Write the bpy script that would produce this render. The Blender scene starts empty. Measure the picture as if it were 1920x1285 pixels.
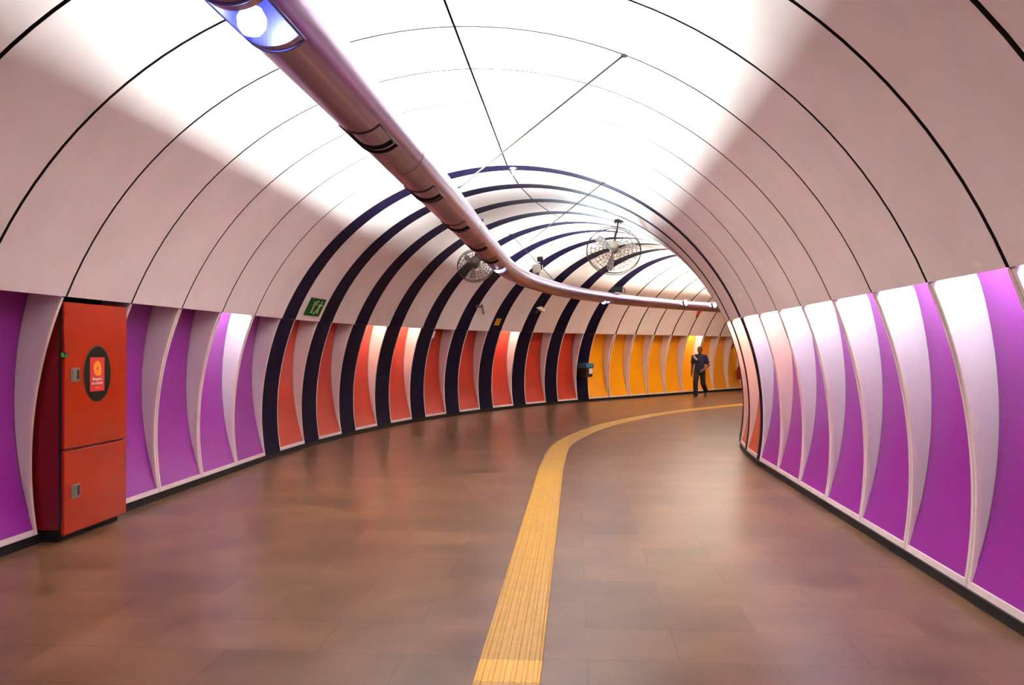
import bpy, bmesh, math, random
from mathutils import Vector, Matrix
random.seed(7)
S = bpy.context.scene
COL = S.collection
PI = math.pi

# ------------------------------------------------------------------ camera, world, exposure
cam_d = bpy.data.cameras.new('camera')
cam_d.sensor_width = 36.0
cam_d.lens = 36.0 * 1580.0 / 1920.0
cam_d.clip_start = 0.05
cam_d.clip_end = 200
cam = bpy.data.objects.new('camera', cam_d)
COL.objects.link(cam)
cam.location = (0, 0, 1.6)
cam.rotation_euler = (PI / 2 + 0.0065, 0, 0)
S.camera = cam

w = bpy.data.worlds.new('underground')
S.world = w
w.use_nodes = True
w.node_tree.nodes['Background'].inputs['Color'].default_value = (0.10, 0.085, 0.08, 1)
w.node_tree.nodes['Background'].inputs['Strength'].default_value = 0.2

S.view_settings.view_transform = 'Standard'
S.view_settings.look = 'None'
S.view_settings.gamma = 1
S.view_settings.use_curve_mapping = False
S.view_settings.exposure = 2.62
S.cycles.use_denoising = True
S.cycles.max_bounces = 9
S.cycles.diffuse_bounces = 7
S.cycles.glossy_bounces = 4
S.cycles.sample_clamp_indirect = 6
S.cycles.caustics_reflective = False
S.cycles.caustics_refractive = False

# light strengths (lamps of the place, plus one uplight run added for ambient light)
E_UP = 165.0        # tubes lying in the open top of the ceiling duct
E_NICHE = 18.0     # tubes hidden in the tops of the lit wall niches
E_LAMP = 15.0      # round lamps in the underside of the duct
C_UP = (0.84, 1.0, 1.0)
C_COOL = (0.74, 0.93, 1.0)
C_WARM = (1.0, 0.74, 0.55)
C_BLUE = (0.55, 0.60, 1.0)

# ------------------------------------------------------------------ materials
def srgb(r, g, b):
    def f(c):
        c /= 255.0
        return c / 12.92 if c <= 0.04045 else ((c + 0.055) / 1.055) ** 2.4
    return (f(r), f(g), f(b), 1)

def mat(name, col, rough=0.5, metal=0.0, spec=0.5, noise=None, bump=None, emit=None, coat=0.0):
    m = bpy.data.materials.new(name)
    m.use_nodes = True
    nt = m.node_tree
    b = nt.nodes['Principled BSDF']
    b.inputs['Base Color'].default_value = col
    b.inputs['Roughness'].default_value = rough
    b.inputs['Metallic'].default_value = metal
    b.inputs['Specular IOR Level'].default_value = spec
    if coat:
        b.inputs['Coat Weight'].default_value = coat
        b.inputs['Coat Roughness'].default_value = 0.1
    if noise:      # (scale, amount, [stretch z]) gentle dirt / wear on the base colour
        tc = nt.nodes.new('ShaderNodeTexCoord')
        mp = nt.nodes.new('ShaderNodeMapping')
        mp.inputs['Scale'].default_value = noise[2] if len(noise) > 2 else (1, 1, 1)
        n = nt.nodes.new('ShaderNodeTexNoise')
        n.inputs['Scale'].default_value = noise[0]
        n.inputs['Detail'].default_value = 5
        n.inputs['Roughness'].default_value = 0.6
        mr = nt.nodes.new('ShaderNodeMapRange')
        mr.inputs['From Min'].default_value = 0.3
        mr.inputs['From Max'].default_value = 0.7
        mr.inputs['To Min'].default_value = 1 - noise[1]
        mr.inputs['To Max'].default_value = 1 + noise[1]
        mx = nt.nodes.new('ShaderNodeMix')
        mx.data_type = 'RGBA'
        mx.blend_type = 'MULTIPLY'
        mx.inputs['Factor'].default_value = 1
        mx.inputs['A'].default_value = col
        nt.links.new(tc.outputs['Object'], mp.inputs['Vector'])
        nt.links.new(mp.outputs['Vector'], n.inputs['Vector'])
        nt.links.new(n.outputs['Fac'], mr.inputs['Value'])
        nt.links.new(mr.outputs['Result'], mx.inputs['B'])
        nt.links.new(mx.outputs['Result'], b.inputs['Base Color'])
        if bump:
            bp = nt.nodes.new('ShaderNodeBump')
            bp.inputs['Strength'].default_value = bump
            bp.inputs['Distance'].default_value = 0.01
            nt.links.new(n.outputs['Fac'], bp.inputs['Height'])
            nt.links.new(bp.outputs['Normal'], b.inputs['Normal'])
    if emit:
        b.inputs['Emission Color'].default_value = (*emit[0], 1)
        b.inputs['Emission Strength'].default_value = emit[1]
    return m

M = {}
M['ceiling'] = mat('ceiling_panel_paint', srgb(235, 219, 215), 0.45, noise=(1.6, 0.055), spec=0.35)
M['seam'] = mat('seam_shadow_gap', srgb(34, 18, 14), 0.8)
M['frame'] = mat('panel_frame_paint', srgb(232, 212, 206), 0.4, noise=(4, 0.06))
M['reveal'] = mat('niche_reveal_paint', srgb(226, 212, 212), 0.35, noise=(2.2, 0.05, (1, 1, 0.5)))
M['purple'] = mat('purple_laminate', srgb(142, 38, 142), 0.30, noise=(2.0, 0.06))
M['red'] = mat('red_laminate', srgb(196, 56, 38), 0.26, noise=(2.0, 0.05))
M['orange'] = mat('orange_laminate', srgb(196, 74, 38), 0.3, noise=(2.0, 0.05))
M['yellow'] = mat('yellow_laminate', srgb(238, 156, 8), 0.3, noise=(2.0, 0.04))
M['rib'] = mat('black_rib_laminate', srgb(18, 11, 38), 0.5, noise=(3, 0.1), spec=0.08)
M['kick'] = mat('black_kick', srgb(14, 10, 9), 0.6)
M['dark'] = mat('dark_void', srgb(16, 9, 9), 0.8)
M['duct'] = mat('duct_metal', srgb(162, 138, 176), 0.24, metal=0.9, noise=(3, 0.04))
M['liner'] = mat('blue_glow_reflector_metal', srgb(104, 108, 178), 0.4, metal=0.9)  # blue glow of the lamps is put into the metal colour
M['liner_dull'] = mat('unlit_reflector_metal', srgb(120, 102, 118), 0.35, metal=0.9)
M['duct_rim'] = mat('opening_rim_metal', srgb(70, 58, 62), 0.35, metal=0.8)
M['hole'] = mat('opening_dark', srgb(20, 14, 16), 0.6)
M['wire'] = mat('steel_wire', srgb(52, 38, 30), 0.6)
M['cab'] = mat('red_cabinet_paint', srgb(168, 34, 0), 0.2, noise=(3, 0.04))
M['cab_side'] = mat('shaded_cabinet_red', srgb(118, 8, 10), 0.35)  # shade on the cabinet side is put into this darker red
M['latch'] = mat('steel_latch', srgb(150, 138, 128), 0.4, metal=0.7)
M['latch_dark'] = mat('latch_recess', srgb(24, 18, 16), 0.5)
M['glass'] = mat('dark_window_glass', srgb(30, 28, 22), 0.12, noise=(9, 0.5, (6, 6, 0.4)))
M['sticker_red'] = mat('sticker_red', srgb(206, 34, 34), 0.5)
M['sticker_orange'] = mat('sticker_orange', srgb(244, 146, 10), 0.5)
M['white'] = mat('white_print', srgb(240, 230, 224), 0.5)
M['green_led'] = mat('green_lock', srgb(90, 210, 50), 0.4)
M['sign_green'] = mat('sign_green', srgb(0, 74, 22), 0.6, spec=0.15)
M['sign_pale'] = mat('sign_pale_green', srgb(190, 205, 150), 0.5)
M['tactile'] = mat('yellow_tactile_rubber', srgb(192, 140, 2), 0.42, noise=(9, 0.09))
M['tactile_new'] = mat('fresh_yellow_tactile_rubber', srgb(236, 170, 0), 0.4)
M['bin_body'] = mat('bin_black', srgb(18, 18, 22), 0.4)
M['bin_blue'] = mat('bin_blue_lid', srgb(40, 104, 128), 0.35)
M['grey_white'] = mat('offwhite_plastic', srgb(226, 214, 196), 0.4)
M['dark_metal'] = mat('dark_metal', srgb(62, 48, 42), 0.45, metal=0.5)
M['guard'] = mat('fan_guard_wire', srgb(84, 66, 50), 0.45, metal=0.5)
M['blade'] = mat('fan_blade', srgb(232, 226, 220), 0.4)
M['haz'] = mat('amber_sticker', srgb(214, 146, 24), 0.5)
M['tri'] = mat('red_sign', srgb(176, 36, 14), 0.45)
M['cyl_red'] = mat('extinguisher_red', srgb(140, 14, 12), 0.3)
M['skin'] = mat('brown_skin', srgb(86, 54, 36), 0.5)
M['hair'] = mat('black_hair', srgb(34, 24, 16), 0.7)
M['shirt'] = mat('navy_cotton', srgb(22, 19, 52), 0.8, noise=(12, 0.1))
M['denim'] = mat('dark_denim', srgb(24, 22, 32), 0.85, noise=(14, 0.12))
M['shoe'] = mat('dark_shoe', srgb(30, 26, 26), 0.6)
M['sole'] = mat('pale_shoe_sole', srgb(190, 182, 170), 0.6)
M['matte_black'] = mat('matte_black', srgb(7, 6, 6), 0.8, spec=0.05)
M['motor_brown'] = mat('brown_motor', srgb(96, 76, 64), 0.6)
M['blade_tan'] = mat('tan_fan_blade', srgb(176, 146, 130), 0.6)
M['peel'] = mat('peeled_paint', srgb(246, 232, 206), 0.7)
M['strap'] = mat('grey_strap', srgb(140, 130, 138), 0.7)

def emitter(name, col, s):
    m = bpy.data.materials.new(name)
    m.use_nodes = True
    nt = m.node_tree
    nt.nodes.clear()
    o = nt.nodes.new('ShaderNodeOutputMaterial')
    e = nt.nodes.new('ShaderNodeEmission')
    e.inputs['Color'].default_value = (*col, 1)
    e.inputs['Strength'].default_value = s
    nt.links.new(e.outputs[0], o.inputs['Surface'])
    return m
M['tube_up'] = emitter('uplight_tube_glow', C_UP, E_UP)
M['tube_far'] = emitter('warm_uplight_tube_glow', (0.94, 0.97, 0.80), E_UP * 0.9)
M['tube_cool'] = emitter('cool_tube_glow', C_COOL, E_NICHE)
M['tube_warm'] = emitter('warm_tube_glow', C_WARM, E_NICHE)
M['lamp_blue'] = emitter('cool_lamp_glow', C_BLUE, E_LAMP)
M['lamp_white'] = emitter('white_lamp_glow', (0.95, 1.0, 0.97), E_LAMP * 0.5)

def floor_material(angle):
    m = bpy.data.materials.new('polished_brown_stone_tiles')
    m.use_nodes = True
    nt = m.node_tree
    L = nt.links.new
    b = nt.nodes['Principled BSDF']
    tc = nt.nodes.new('ShaderNodeTexCoord')
    mp = nt.nodes.new('ShaderNodeMapping')
    mp.inputs['Rotation'].default_value = (0, 0, angle)
    mp.inputs['Location'].default_value = (0.42, 0.06, 0)
    L(tc.outputs['Object'], mp.inputs['Vector'])
    br = nt.nodes.new('ShaderNodeTexBrick')
    br.offset = 0.5
    br.inputs['Scale'].default_value = 1.0
    br.inputs['Brick Width'].default_value = 0.95
    br.inputs['Row Height'].default_value = 0.49
    br.inputs['Mortar Size'].default_value = 0.005
    br.inputs['Mortar Smooth'].default_value = 0.3
    br.inputs['Bias'].default_value = 0.0
    br.inputs['Color1'].default_value = (0.80, 0.80, 0.80, 1)
    br.inputs['Color2'].default_value = (1.14, 1.13, 1.11, 1)
    br.inputs['Mortar'].default_value = (0.68, 0.66, 0.64, 1)
    L(mp.outputs['Vector'], br.inputs['Vector'])
    n1 = nt.nodes.new('ShaderNodeTexNoise')
    n1.inputs['Scale'].default_value = 1.9
    n1.inputs['Detail'].default_value = 4
    n1.inputs['Roughness'].default_value = 0.5
    L(mp.outputs['Vector'], n1.inputs['Vector'])
    n2 = nt.nodes.new('ShaderNodeTexNoise')
    n2.inputs['Scale'].default_value = 110
    n2.inputs['Detail'].default_value = 3
    L(mp.outputs['Vector'], n2.inputs['Vector'])
    r1 = nt.nodes.new('ShaderNodeValToRGB')
    r1.color_ramp.elements[0].position = 0.3
    r1.color_ramp.elements[1].position = 0.72
    r1.color_ramp.elements[0].color = srgb(98, 66, 45)
    r1.color_ramp.elements[1].color = srgb(130, 93, 67)
    L(n1.outputs['Fac'], r1.inputs['Fac'])
    mx = nt.nodes.new('ShaderNodeMix')
    mx.data_type = 'RGBA'
    mx.blend_type = 'MULTIPLY'
    mx.inputs['Factor'].default_value = 1
    L(r1.outputs['Color'], mx.inputs['A'])
    L(br.outputs['Color'], mx.inputs['B'])
    mr = nt.nodes.new('ShaderNodeMapRange')
    mr.inputs['From Min'].default_value = 0.3
    mr.inputs['From Max'].default_value = 0.7
    mr.inputs['To Min'].default_value = 0.88
    mr.inputs['To Max'].default_value = 1.12
    L(n2.outputs['Fac'], mr.inputs['Value'])
    m2 = nt.nodes.new('ShaderNodeMix')
    m2.data_type = 'RGBA'
    m2.blend_type = 'MULTIPLY'
    m2.inputs['Factor'].default_value = 1
    L(mx.outputs['Result'], m2.inputs['A'])
    L(mr.outputs['Result'], m2.inputs['B'])
    L(m2.outputs['Result'], b.inputs['Base Color'])
    rr = nt.nodes.new('ShaderNodeMapRange')
    rr.inputs['From Min'].default_value = 0.3
    rr.inputs['From Max'].default_value = 0.7
    rr.inputs['To Min'].default_value = 0.282
    rr.inputs['To Max'].default_value = 0.31
    L(n1.outputs['Fac'], rr.inputs['Value'])
    L(rr.outputs['Result'], b.inputs['Roughness'])
    b.inputs['Specular IOR Level'].default_value = 0.3
    bp = nt.nodes.new('ShaderNodeBump')
    bp.inputs['Strength'].default_value = 0.12
    bp.inputs['Distance'].default_value = 0.004
    L(br.outputs['Fac'], bp.inputs['Height'])
    bp.invert = True
    L(bp.outputs['Normal'], b.inputs['Normal'])
    return m

# ------------------------------------------------------------------ mesh helpers
class MB:
    """collects geometry for ONE mesh object; faces carry a material key"""
    def __init__(s):
        s.v = []; s.f = []; s.m = []; s.keys = []; s.sm = []
    def key(s, k):
        if k not in s.keys: s.keys.append(k)
        return s.keys.index(k)
    def face(s, pts, k, smooth=False):
        i = len(s.v)
        s.v += [Vector(p) for p in pts]
        s.f.append(tuple(range(i, i + len(pts)))); s.m.append(s.key(k)); s.sm.append(smooth)
    def grid(s, rows, k, closed=False, smooth=True, skip=None):
        """rows: list of equal-length point lists (shared vertices)"""
        i0 = len(s.v); n = len(rows[0])
        for r in rows: s.v += [Vector(p) for p in r]
        for a in range(len(rows) - 1):
            for b in range(n if closed else n - 1):
                if skip and skip(a, b): continue
                b2 = (b + 1) % n
                s.f.append((i0 + a * n + b, i0 + a * n + b2, i0 + (a + 1) * n + b2, i0 + (a + 1) * n + b))
                s.m.append(s.key(k)); s.sm.append(smooth)
    def box(s, c, size, k, rot=None):
        c = Vector(c); hx, hy, hz = size[0] / 2, size[1] / 2, size[2] / 2
        R = rot or Matrix.Identity(3)
        P = [c + R @ Vector((x * hx, y * hy, z * hz)) for z in (-1, 1) for y in (-1, 1) for x in (-1, 1)]
        i = len(s.v); s.v += P
        for f in ((0, 2, 3, 1), (4, 5, 7, 6), (0, 1, 5, 4), (2, 6, 7, 3), (0, 4, 6, 2), (1, 3, 7, 5)):
            s.f.append(tuple(i + q for q in f)); s.m.append(s.key(k)); s.sm.append(False)
    def tube(s, pts, r, k, seg=8, caps=True, closed=False):
        pts = [Vector(p) for p in pts]
        rows = []; n = len(pts)
        up = None
        for i, p in enumerate(pts):
            if closed: d = (pts[(i + 1) % n] - pts[i - 1]).normalized()
            else: d = (pts[min(i + 1, n - 1)] - pts[max(i - 1, 0)]).normalized()
            if up is None:
                up = Vector((0, 0, 1)) if abs(d.z) < 0.9 else Vector((1, 0, 0))
            a = d.cross(up)
            if a.length < 1e-4: a = d.orthogonal()
            a.normalize(); b = a.cross(d).normalized(); up = b
            rr = r[i] if isinstance(r, (list, tuple)) else r
            rows.append([p + a * rr * math.cos(2 * PI * j / seg) + b * rr * math.sin(2 * PI * j / seg) for j in range(seg)])
        if closed: rows.append(rows[0])
        s.grid(rows, k, closed=True)
        if caps and not closed:
            s.face(rows[0], k); s.face(rows[-1][::-1], k)
    def prism(s, outline, d, k, k_side=None):
        """outline: 3-D polygon, d: extrusion vector"""
        a = [Vector(p) for p in outline]; b = [p + Vector(d) for p in a]
        s.face(a[::-1], k); s.face(b, k)
        for i in range(len(a)):
            j = (i + 1) % len(a)
            s.face([a[i], a[j], b[j], b[i]], k_side or k)
    def lathe(s, c, axis, prof, k, seg=20):
        """prof: (radius, distance along axis)"""
        c = Vector(c); ax = Vector(axis).normalized(); u = ax.orthogonal().normalized(); v = ax.cross(u)
        rows = [[c + ax * z + (u * math.cos(2 * PI * j / seg) + v * math.sin(2 * PI * j / seg)) * max(r, 1e-4) for j in range(seg)] for r, z in prof]
        s.grid(rows, k, closed=True)
    def build(s, name, parent=None, origin=None, fix=True):
        me = bpy.data.meshes.new(name)
        o0 = Vector(origin) if origin is not None else Vector((0, 0, 0))
        me.from_pydata([tuple(p - o0) for p in s.v], [], s.f)
        for k in s.keys: me.materials.append(M[k])
        for i, p in enumerate(me.polygons):
            p.material_index = s.m[i]; p.use_smooth = s.sm[i]
        if fix:
            bm = bmesh.new(); bm.from_mesh(me)
            bmesh.ops.remove_doubles(bm, verts=bm.verts, dist=1e-5)
            bmesh.ops.recalc_face_normals(bm, faces=bm.faces)
            bm.to_mesh(me); bm.free()
        me.update()
        o = bpy.data.objects.new(name, me)
        COL.objects.link(o)
        if origin is not None: o.location = o0
        if parent is not None:
            o.parent = parent
            off = Vector((0, 0, 0)); q = parent
            while q is not None: off += q.location; q = q.parent
            o.location = o0 - off
        return o

def tag(o, label, cat, group=None):
    o['label'] = label; o['category'] = cat
    if group: o['group'] = group
    return o

def thing(name, loc, label, cat, group=None):
    o = bpy.data.objects.new(name, None)
    o.empty_display_size = 0.2
    COL.objects.link(o); o.location = loc
    return tag(o, label, cat, group)

def structure(o):
    o['kind'] = 'structure'
    return o

def text_faces(txt, size, align='CENTER'):
    """2-D outline faces of a line of lettering (x, y), as vertex and face lists"""
    cu = bpy.data.curves.new('lettering', 'FONT')
    cu.body = txt; cu.size = size; cu.align_x = align; cu.offset = size * 0.012
    ob = bpy.data.objects.new('lettering', cu)
    COL.objects.link(ob)
    dg = bpy.context.evaluated_depsgraph_get(); dg.update()
    me = bpy.data.meshes.new_from_object(ob.evaluated_get(dg))
    vs = [v.co.copy() for v in me.vertices]; fs = [tuple(p.vertices) for p in me.polygons]
    bpy.data.objects.remove(ob); bpy.data.curves.remove(cu); bpy.data.meshes.remove(me)
    return vs, fs

# ------------------------------------------------------------------ tunnel layout
X0, PHI, SA, W, AL, G = -0.9605, 0.0761, 5.642, 1.0121, 0.0677, 0.3437
B1, B2, WR = 0.0029, -0.015, 0.9839
HT, HB = 2.019, 0.078
PC = (3.3875, -0.4147, -0.0618, 0.0479, -0.0257, 0.0046)
HC = 1.2
def prof_r(th): return sum(c * math.cos(i * th) for i, c in enumerate(PC))
def prof(th, off=0.0):
    r = prof_r(th) + off
    return r * math.sin(th), HC + r * math.cos(th)
def lat_at(h):
    lo, hi = math.radians(40), math.radians(115)
    for _ in range(40):
        mid = (lo + hi) / 2
        if prof(mid)[1] > h: lo = mid
        else: hi = mid
    return prof(lo)[0]
def theta_at(h):
    lo, hi = 0.0, math.radians(115)
    for _ in range(40):
        mid = (lo + hi) / 2
        if prof(mid)[1] > h: lo = mid
        else: hi = mid
    return lo
TH = theta_at(HT)

class Frame:
    def __init__(s, x, y, ph, w):
        s.x, s.y, s.ph, s.w = x, y, ph, w
        s.T = Vector((math.sin(ph), math.cos(ph), 0)); s.N = Vector((math.cos(ph), -math.sin(ph), 0))
    def p(s, t, lat, h):
        return Vector((s.x, s.y, 0)) + s.T * t + s.N * lat + Vector((0, 0, h))
MODS = {}          # key -> Frame
ORDER = []
N_BACK = 9
x, y, ph = X0, 0.0, PHI
def adv(L):
    global x, y
    x += L * math.sin(ph); y += L * math.cos(ph)
adv(SA - N_BACK * W)
for i in range(-N_BACK, 6):
    MODS['p%d' % i] = Frame(x, y, ph, W); ORDER.append('p%d' % i); adv(W)
RIBS = []
for j in range(10):
    a = Frame(x, y, ph, 0)
    adv(G / 2); ph += AL * (1 + B1 * (j - 4.5) + B2 * ((j - 4.5) ** 2 - 8)); adv(G / 2)
    b = Frame(x, y, ph, 0)
    RIBS.append((a, b))
    if j < 9:
        k = 'r%d' % (j + 1); MODS[k] = Frame(x, y, ph, W * WR); ORDER.append(k); adv(W * WR)
for j in range(13):
    k = 'y%d' % (j + 1); MODS[k] = Frame(x, y, ph, W); ORDER.append(k)
    adv(W); adv(0.0186); ph += 0.0008; adv(0.0186)
END = Frame(x, y, ph, 0)
START = MODS[ORDER[0]]

def path_nodes():
    """poly-line of the tunnel axis as (point, heading) with running length"""
    out = []
    for k in ORDER:
        f = MODS[k]; out.append((Vector((f.x, f.y, 0)), f.ph)); e = f.p(f.w, 0, 0); out.append((e, f.ph))
    return out
NODES = path_nodes()
CUM = [0.0]
for a, b in zip(NODES, NODES[1:]): CUM.append(CUM[-1] + (b[0] - a[0]).length)
S_OFF = SA - N_BACK * W          # running length -> distance s along the tunnel axis (0 beside the camera)
def axis(s):
    """smoothed axis point and heading at distance s"""
    def raw(q):
        q -= S_OFF
        q = min(max(q, 0.0), CUM[-1])
        for i in range(len(CUM) - 1):
            if q <= CUM[i + 1] or i == len(CUM) - 2:
                u = (q - CUM[i]) / max(CUM[i + 1] - CUM[i], 1e-6)
                return NODES[i][0].lerp(NODES[i + 1][0], u)
    ds = (-0.75, -0.5, -0.25, 0, 0.25, 0.5, 0.75)
    P = sum((raw(s + d) for d in ds), Vector((0, 0, 0))) / len(ds)
    d = raw(s + 0.8) - raw(s - 0.8)
    return P, math.atan2(d.x, d.y)
def at(s, lat, h):
    P, hd = axis(s)
    return P + Vector((math.cos(hd), -math.sin(hd), 0)) * lat + Vector((0, 0, h))

# ------------------------------------------------------------------ the setting: floor, ceiling, walls
mb = MB()
M['floor_tiles'] = floor_material(PHI)
mb.face([(-14, -8, 0), (26, -8, 0), (26, 44, 0), (-14, 44, 0)], 'floor_tiles')
structure(mb.build('floor'))

GAPS = {-2: 0.040, -1: 0.036, 0: 0.030, 1: 0.026, 2: 0.025, 3: 0.024, 4: 0.026, 5: 0.024}
mb = MB()
NT = 26
ths = [-TH + 2 * TH * i / (2 * NT) for i in range(2 * NT + 1)]
for n_, k in enumerate(ORDER):
    f = MODS[k]
    i = int(k[1:]) if k[0] == 'p' else None
    g0 = GAPS.get(i, 0.022) / 2 if k[0] == 'p' else (0.011 if k[0] == 'y' else 0.0)
    g1 = GAPS.get(i + 1, 0.022) / 2 if k[0] == 'p' else (0.011 if k[0] == 'y' else 0.0)
    if k == 'p5': g1 = 0
    if k == 'y1': g0 = 0
    sg = 0.0035        # half width of the seam along the crown
    for half in (0, 1):
        tt = ths[:NT + 1] if half == 0 else ths[NT:]
        tt = [min(t, -sg) if half == 0 else max(t, sg) for t in tt]
        rows = [[f.p(q, *prof(t)) for q in (g0, f.w - g1)] for t in tt]
        mb.grid(rows, 'ceiling')
        # returns into the shadow gaps and the lip at the bottom edge
        for q in (g0, f.w - g1):
            mb.grid([[f.p(q, *prof(t)), f.p(q, *prof(t, 0.055))] for t in tt], 'seam', smooth=False)
        te = tt[0] if half == 0 else tt[-1]
        a = prof(te); sgn = -1 if half == 0 else 1
        mb.face([f.p(g0, *a), f.p(f.w - g1, *a), f.p(f.w - g1, a[0] + sgn * 0.03, a[1] + 0.004), f.p(g0, a[0] + sgn * 0.03, a[1] + 0.004)], 'ceiling')
        mb.face([f.p(g0, a[0] + sgn * 0.03, a[1] + 0.004), f.p(f.w - g1, a[0] + sgn * 0.03, a[1] + 0.004), f.p(f.w - g1, a[0] + sgn * 0.02, a[1] + 0.2), f.p(g0, a[0] + sgn * 0.02, a[1] + 0.2)], 'ceiling')
    # dark backing behind the gaps
    mb.grid([[f.p(q, *prof(t, 0.055)) for q in (-0.02, f.w + 0.02)] for t in ths], 'seam')
# bare patches where paint has flaked off along the lower edge of the right vault
rp = random.Random(3)
for key, t, h, wt, wh in (('p-2', 0.20, 2.09, 0.17, 0.03), ('p-2', 0.42, 2.07, 0.10, 0.022), ('p-2', 0.72, 2.06, 0.05, 0.02), ('p-3', 0.98, 2.16, 0.05, 0.03), ('p-3', 0.90, 2.26, 0.06, 0.02), ('p-1', 0.30, 2.06, 0.06, 0.015), ('p5', 0.45, 2.28, 0.22, 0.03)):
    f = MODS[key]
    n = 11
    pts = []
    for i in range(n):
        a = 2 * PI * i / n; r = 0.6 + 0.5 * rp.random()
        hh = h + wh * r * math.sin(a); pts.append(f.p(t + wt * r * math.cos(a), lat_at(hh) - 0.0015, hh))
    mb.face(pts, 'peel')
structure(mb.build('ceiling', fix=False))

# backing walls behind the niche panels, and the ends of the tunnel
for side, nm in ((-1, 'wall_left'), (1, 'wall_right')):
    mb = MB()
    rows = []
    for k in ORDER:
        f = MODS[k]
        for t in (0.0, f.w):
            rows.append([f.p(t, side * 3.86, 0.0), f.p(t, side * 3.86, 2.35), f.p(t, side * 3.1, 2.4)])
    mb.grid(rows, 'dark', smooth=False)
    # the plain stretch behind the photographer
    last = -2 if side < 0 else -4
    f = MODS['p%d' % last]; L = -(last + N_BACK) * W
    pts = [(lat_at(h), h) for h in (0.0, 0.3, 0.7, 1.1, 1.5, 1.8, 2.1)]
    mb.grid([[f.p(L, side * l, h) for l, h in pts], [f.p(f.w, side * l, h) for l, h in pts]], 'purple')
    structure(mb.build(nm, fix=False))
for f, nm, q in ((START, 'wall_back', 0.0), (END, 'wall_far', 0.0)):
    mb = MB()
    mb.face([f.p(q, -4, 0), f.p(q, 4, 0), f.p(q, 4, 4.4), f.p(q, -4, 4.4)], 'ceiling')
    structure(mb.build(nm))

# skirting: a black recessed kick strip along both sides
KICK = 0.015
for side, nm in ((-1, 'baseboard_left'), (1, 'baseboard_right')):
    mb = MB()
    l = lat_at(HB) + KICK
    rows = []
    for k in ORDER:
        f = MODS[k]
        for t in (0.0, f.w):
            rows.append([f.p(t, side * l, 0.0), f.p(t, side * l, HB), f.p(t, side * (l - 0.02), HB + 0.001), f.p(t, side * (l + 0.12), HB + 0.002)])
    mb.grid(rows, 'kick', smooth=False)
    structure(mb.build(nm, fix=False))

# ------------------------------------------------------------------ niche panels of the walls
NH = 18
SET = 0.012         # the panels sit a little behind the lip of the ceiling
HTOP = 2.135        # niches run up behind the ceiling lip
def depth_at(h):
    u = max(0.0, min(1.0, (h - 0.13) / (HT - 0.13)))
    return 0.012 + 0.288 * u ** 0.95
def niche_panel(key, side, colour, label, cat_group, lamp=None, t0=None):
    f = MODS[key]; wdt = f.w
    base = f.p(wdt / 2, side * lat_at(HB), 0)
    g = 0.007; st = 0.033
    ta, tb = (g if t0 is None else t0), wdt - g
    root = thing('niche_panel', base, label, 'wall panel', cat_group)
    hs = [HB + (HT - 0.008 - HB) * i / NH for i in range(NH + 1)]
    fl = lambda h: lat_at(h) + SET
    # frame: two stiles and a bottom rail with thickness
    mb = MB()
    d = 0.03
    for (a, b) in ((ta, ta + st), (tb - st, tb)):
        ring = [[f.p(a, side * fl(h), h), f.p(b, side * fl(h), h), f.p(b, side * (fl(h) + d), h), f.p(a, side * (fl(h) + d), h)] for h in hs]
        mb.grid(ring, 'frame', closed=True, smooth=False)
    h0, h1 = HB, HB + 0.045
    ring = [[f.p(t, side * fl(h0), h0), f.p(t, side * fl(h1), h1), f.p(t, side * (fl(h1) + d), h1), f.p(t, side * (fl(h0) + d), h0)] for t in (ta, tb)]
    mb.grid(ring, 'frame', closed=True, smooth=False)
    mb.build('frame', root)
    # coloured back panel, leaning outwards towards the top
    hb = [HB + 0.04 + (HTOP - HB - 0.04) * i / NH for i in range(NH + 1)]
    mb = MB()
    bk = lambda h: lat_at(min(h, 2.3)) + SET + depth_at(h)
    mb.grid([[f.p(ta + st - 0.004, side * bk(h), h), f.p(tb - st + 0.004, side * bk(h), h)] for h in hb], colour)
    mb.build('back_panel', root)
    # curved side reveals
    for t in (ta + st * 0.6, tb - st * 0.6):
        mb = MB()
        mb.grid([[f.p(t, side * (fl(h) + 0.004), h), f.p(t, side * (bk(h) + 0.004), h)] for h in hb], 'reveal')
        mb.build('side_reveal', root)
    # closed top behind the ceiling lip
    mb = MB()
    a = lat_at(HTOP)
    mb.face([f.p(ta, side * (a + 0.01), HTOP), f.p(tb, side * (a + 0.01), HTOP), f.p(tb, side * bk(HTOP), HTOP), f.p(ta, side * bk(HTOP), HTOP)], 'reveal')
    mb.build('soffit', root)
    if lamp:
        lt = lat_at(2.07) + 0.10
        mb = MB()
        mb.tube([f.p(ta + 0.14, side * lt, 2.085), f.p(tb - 0.14, side * lt, 2.085)], 0.013, lamp, seg=8)
        mb.build('lamp_tube', root)
    return root

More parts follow.
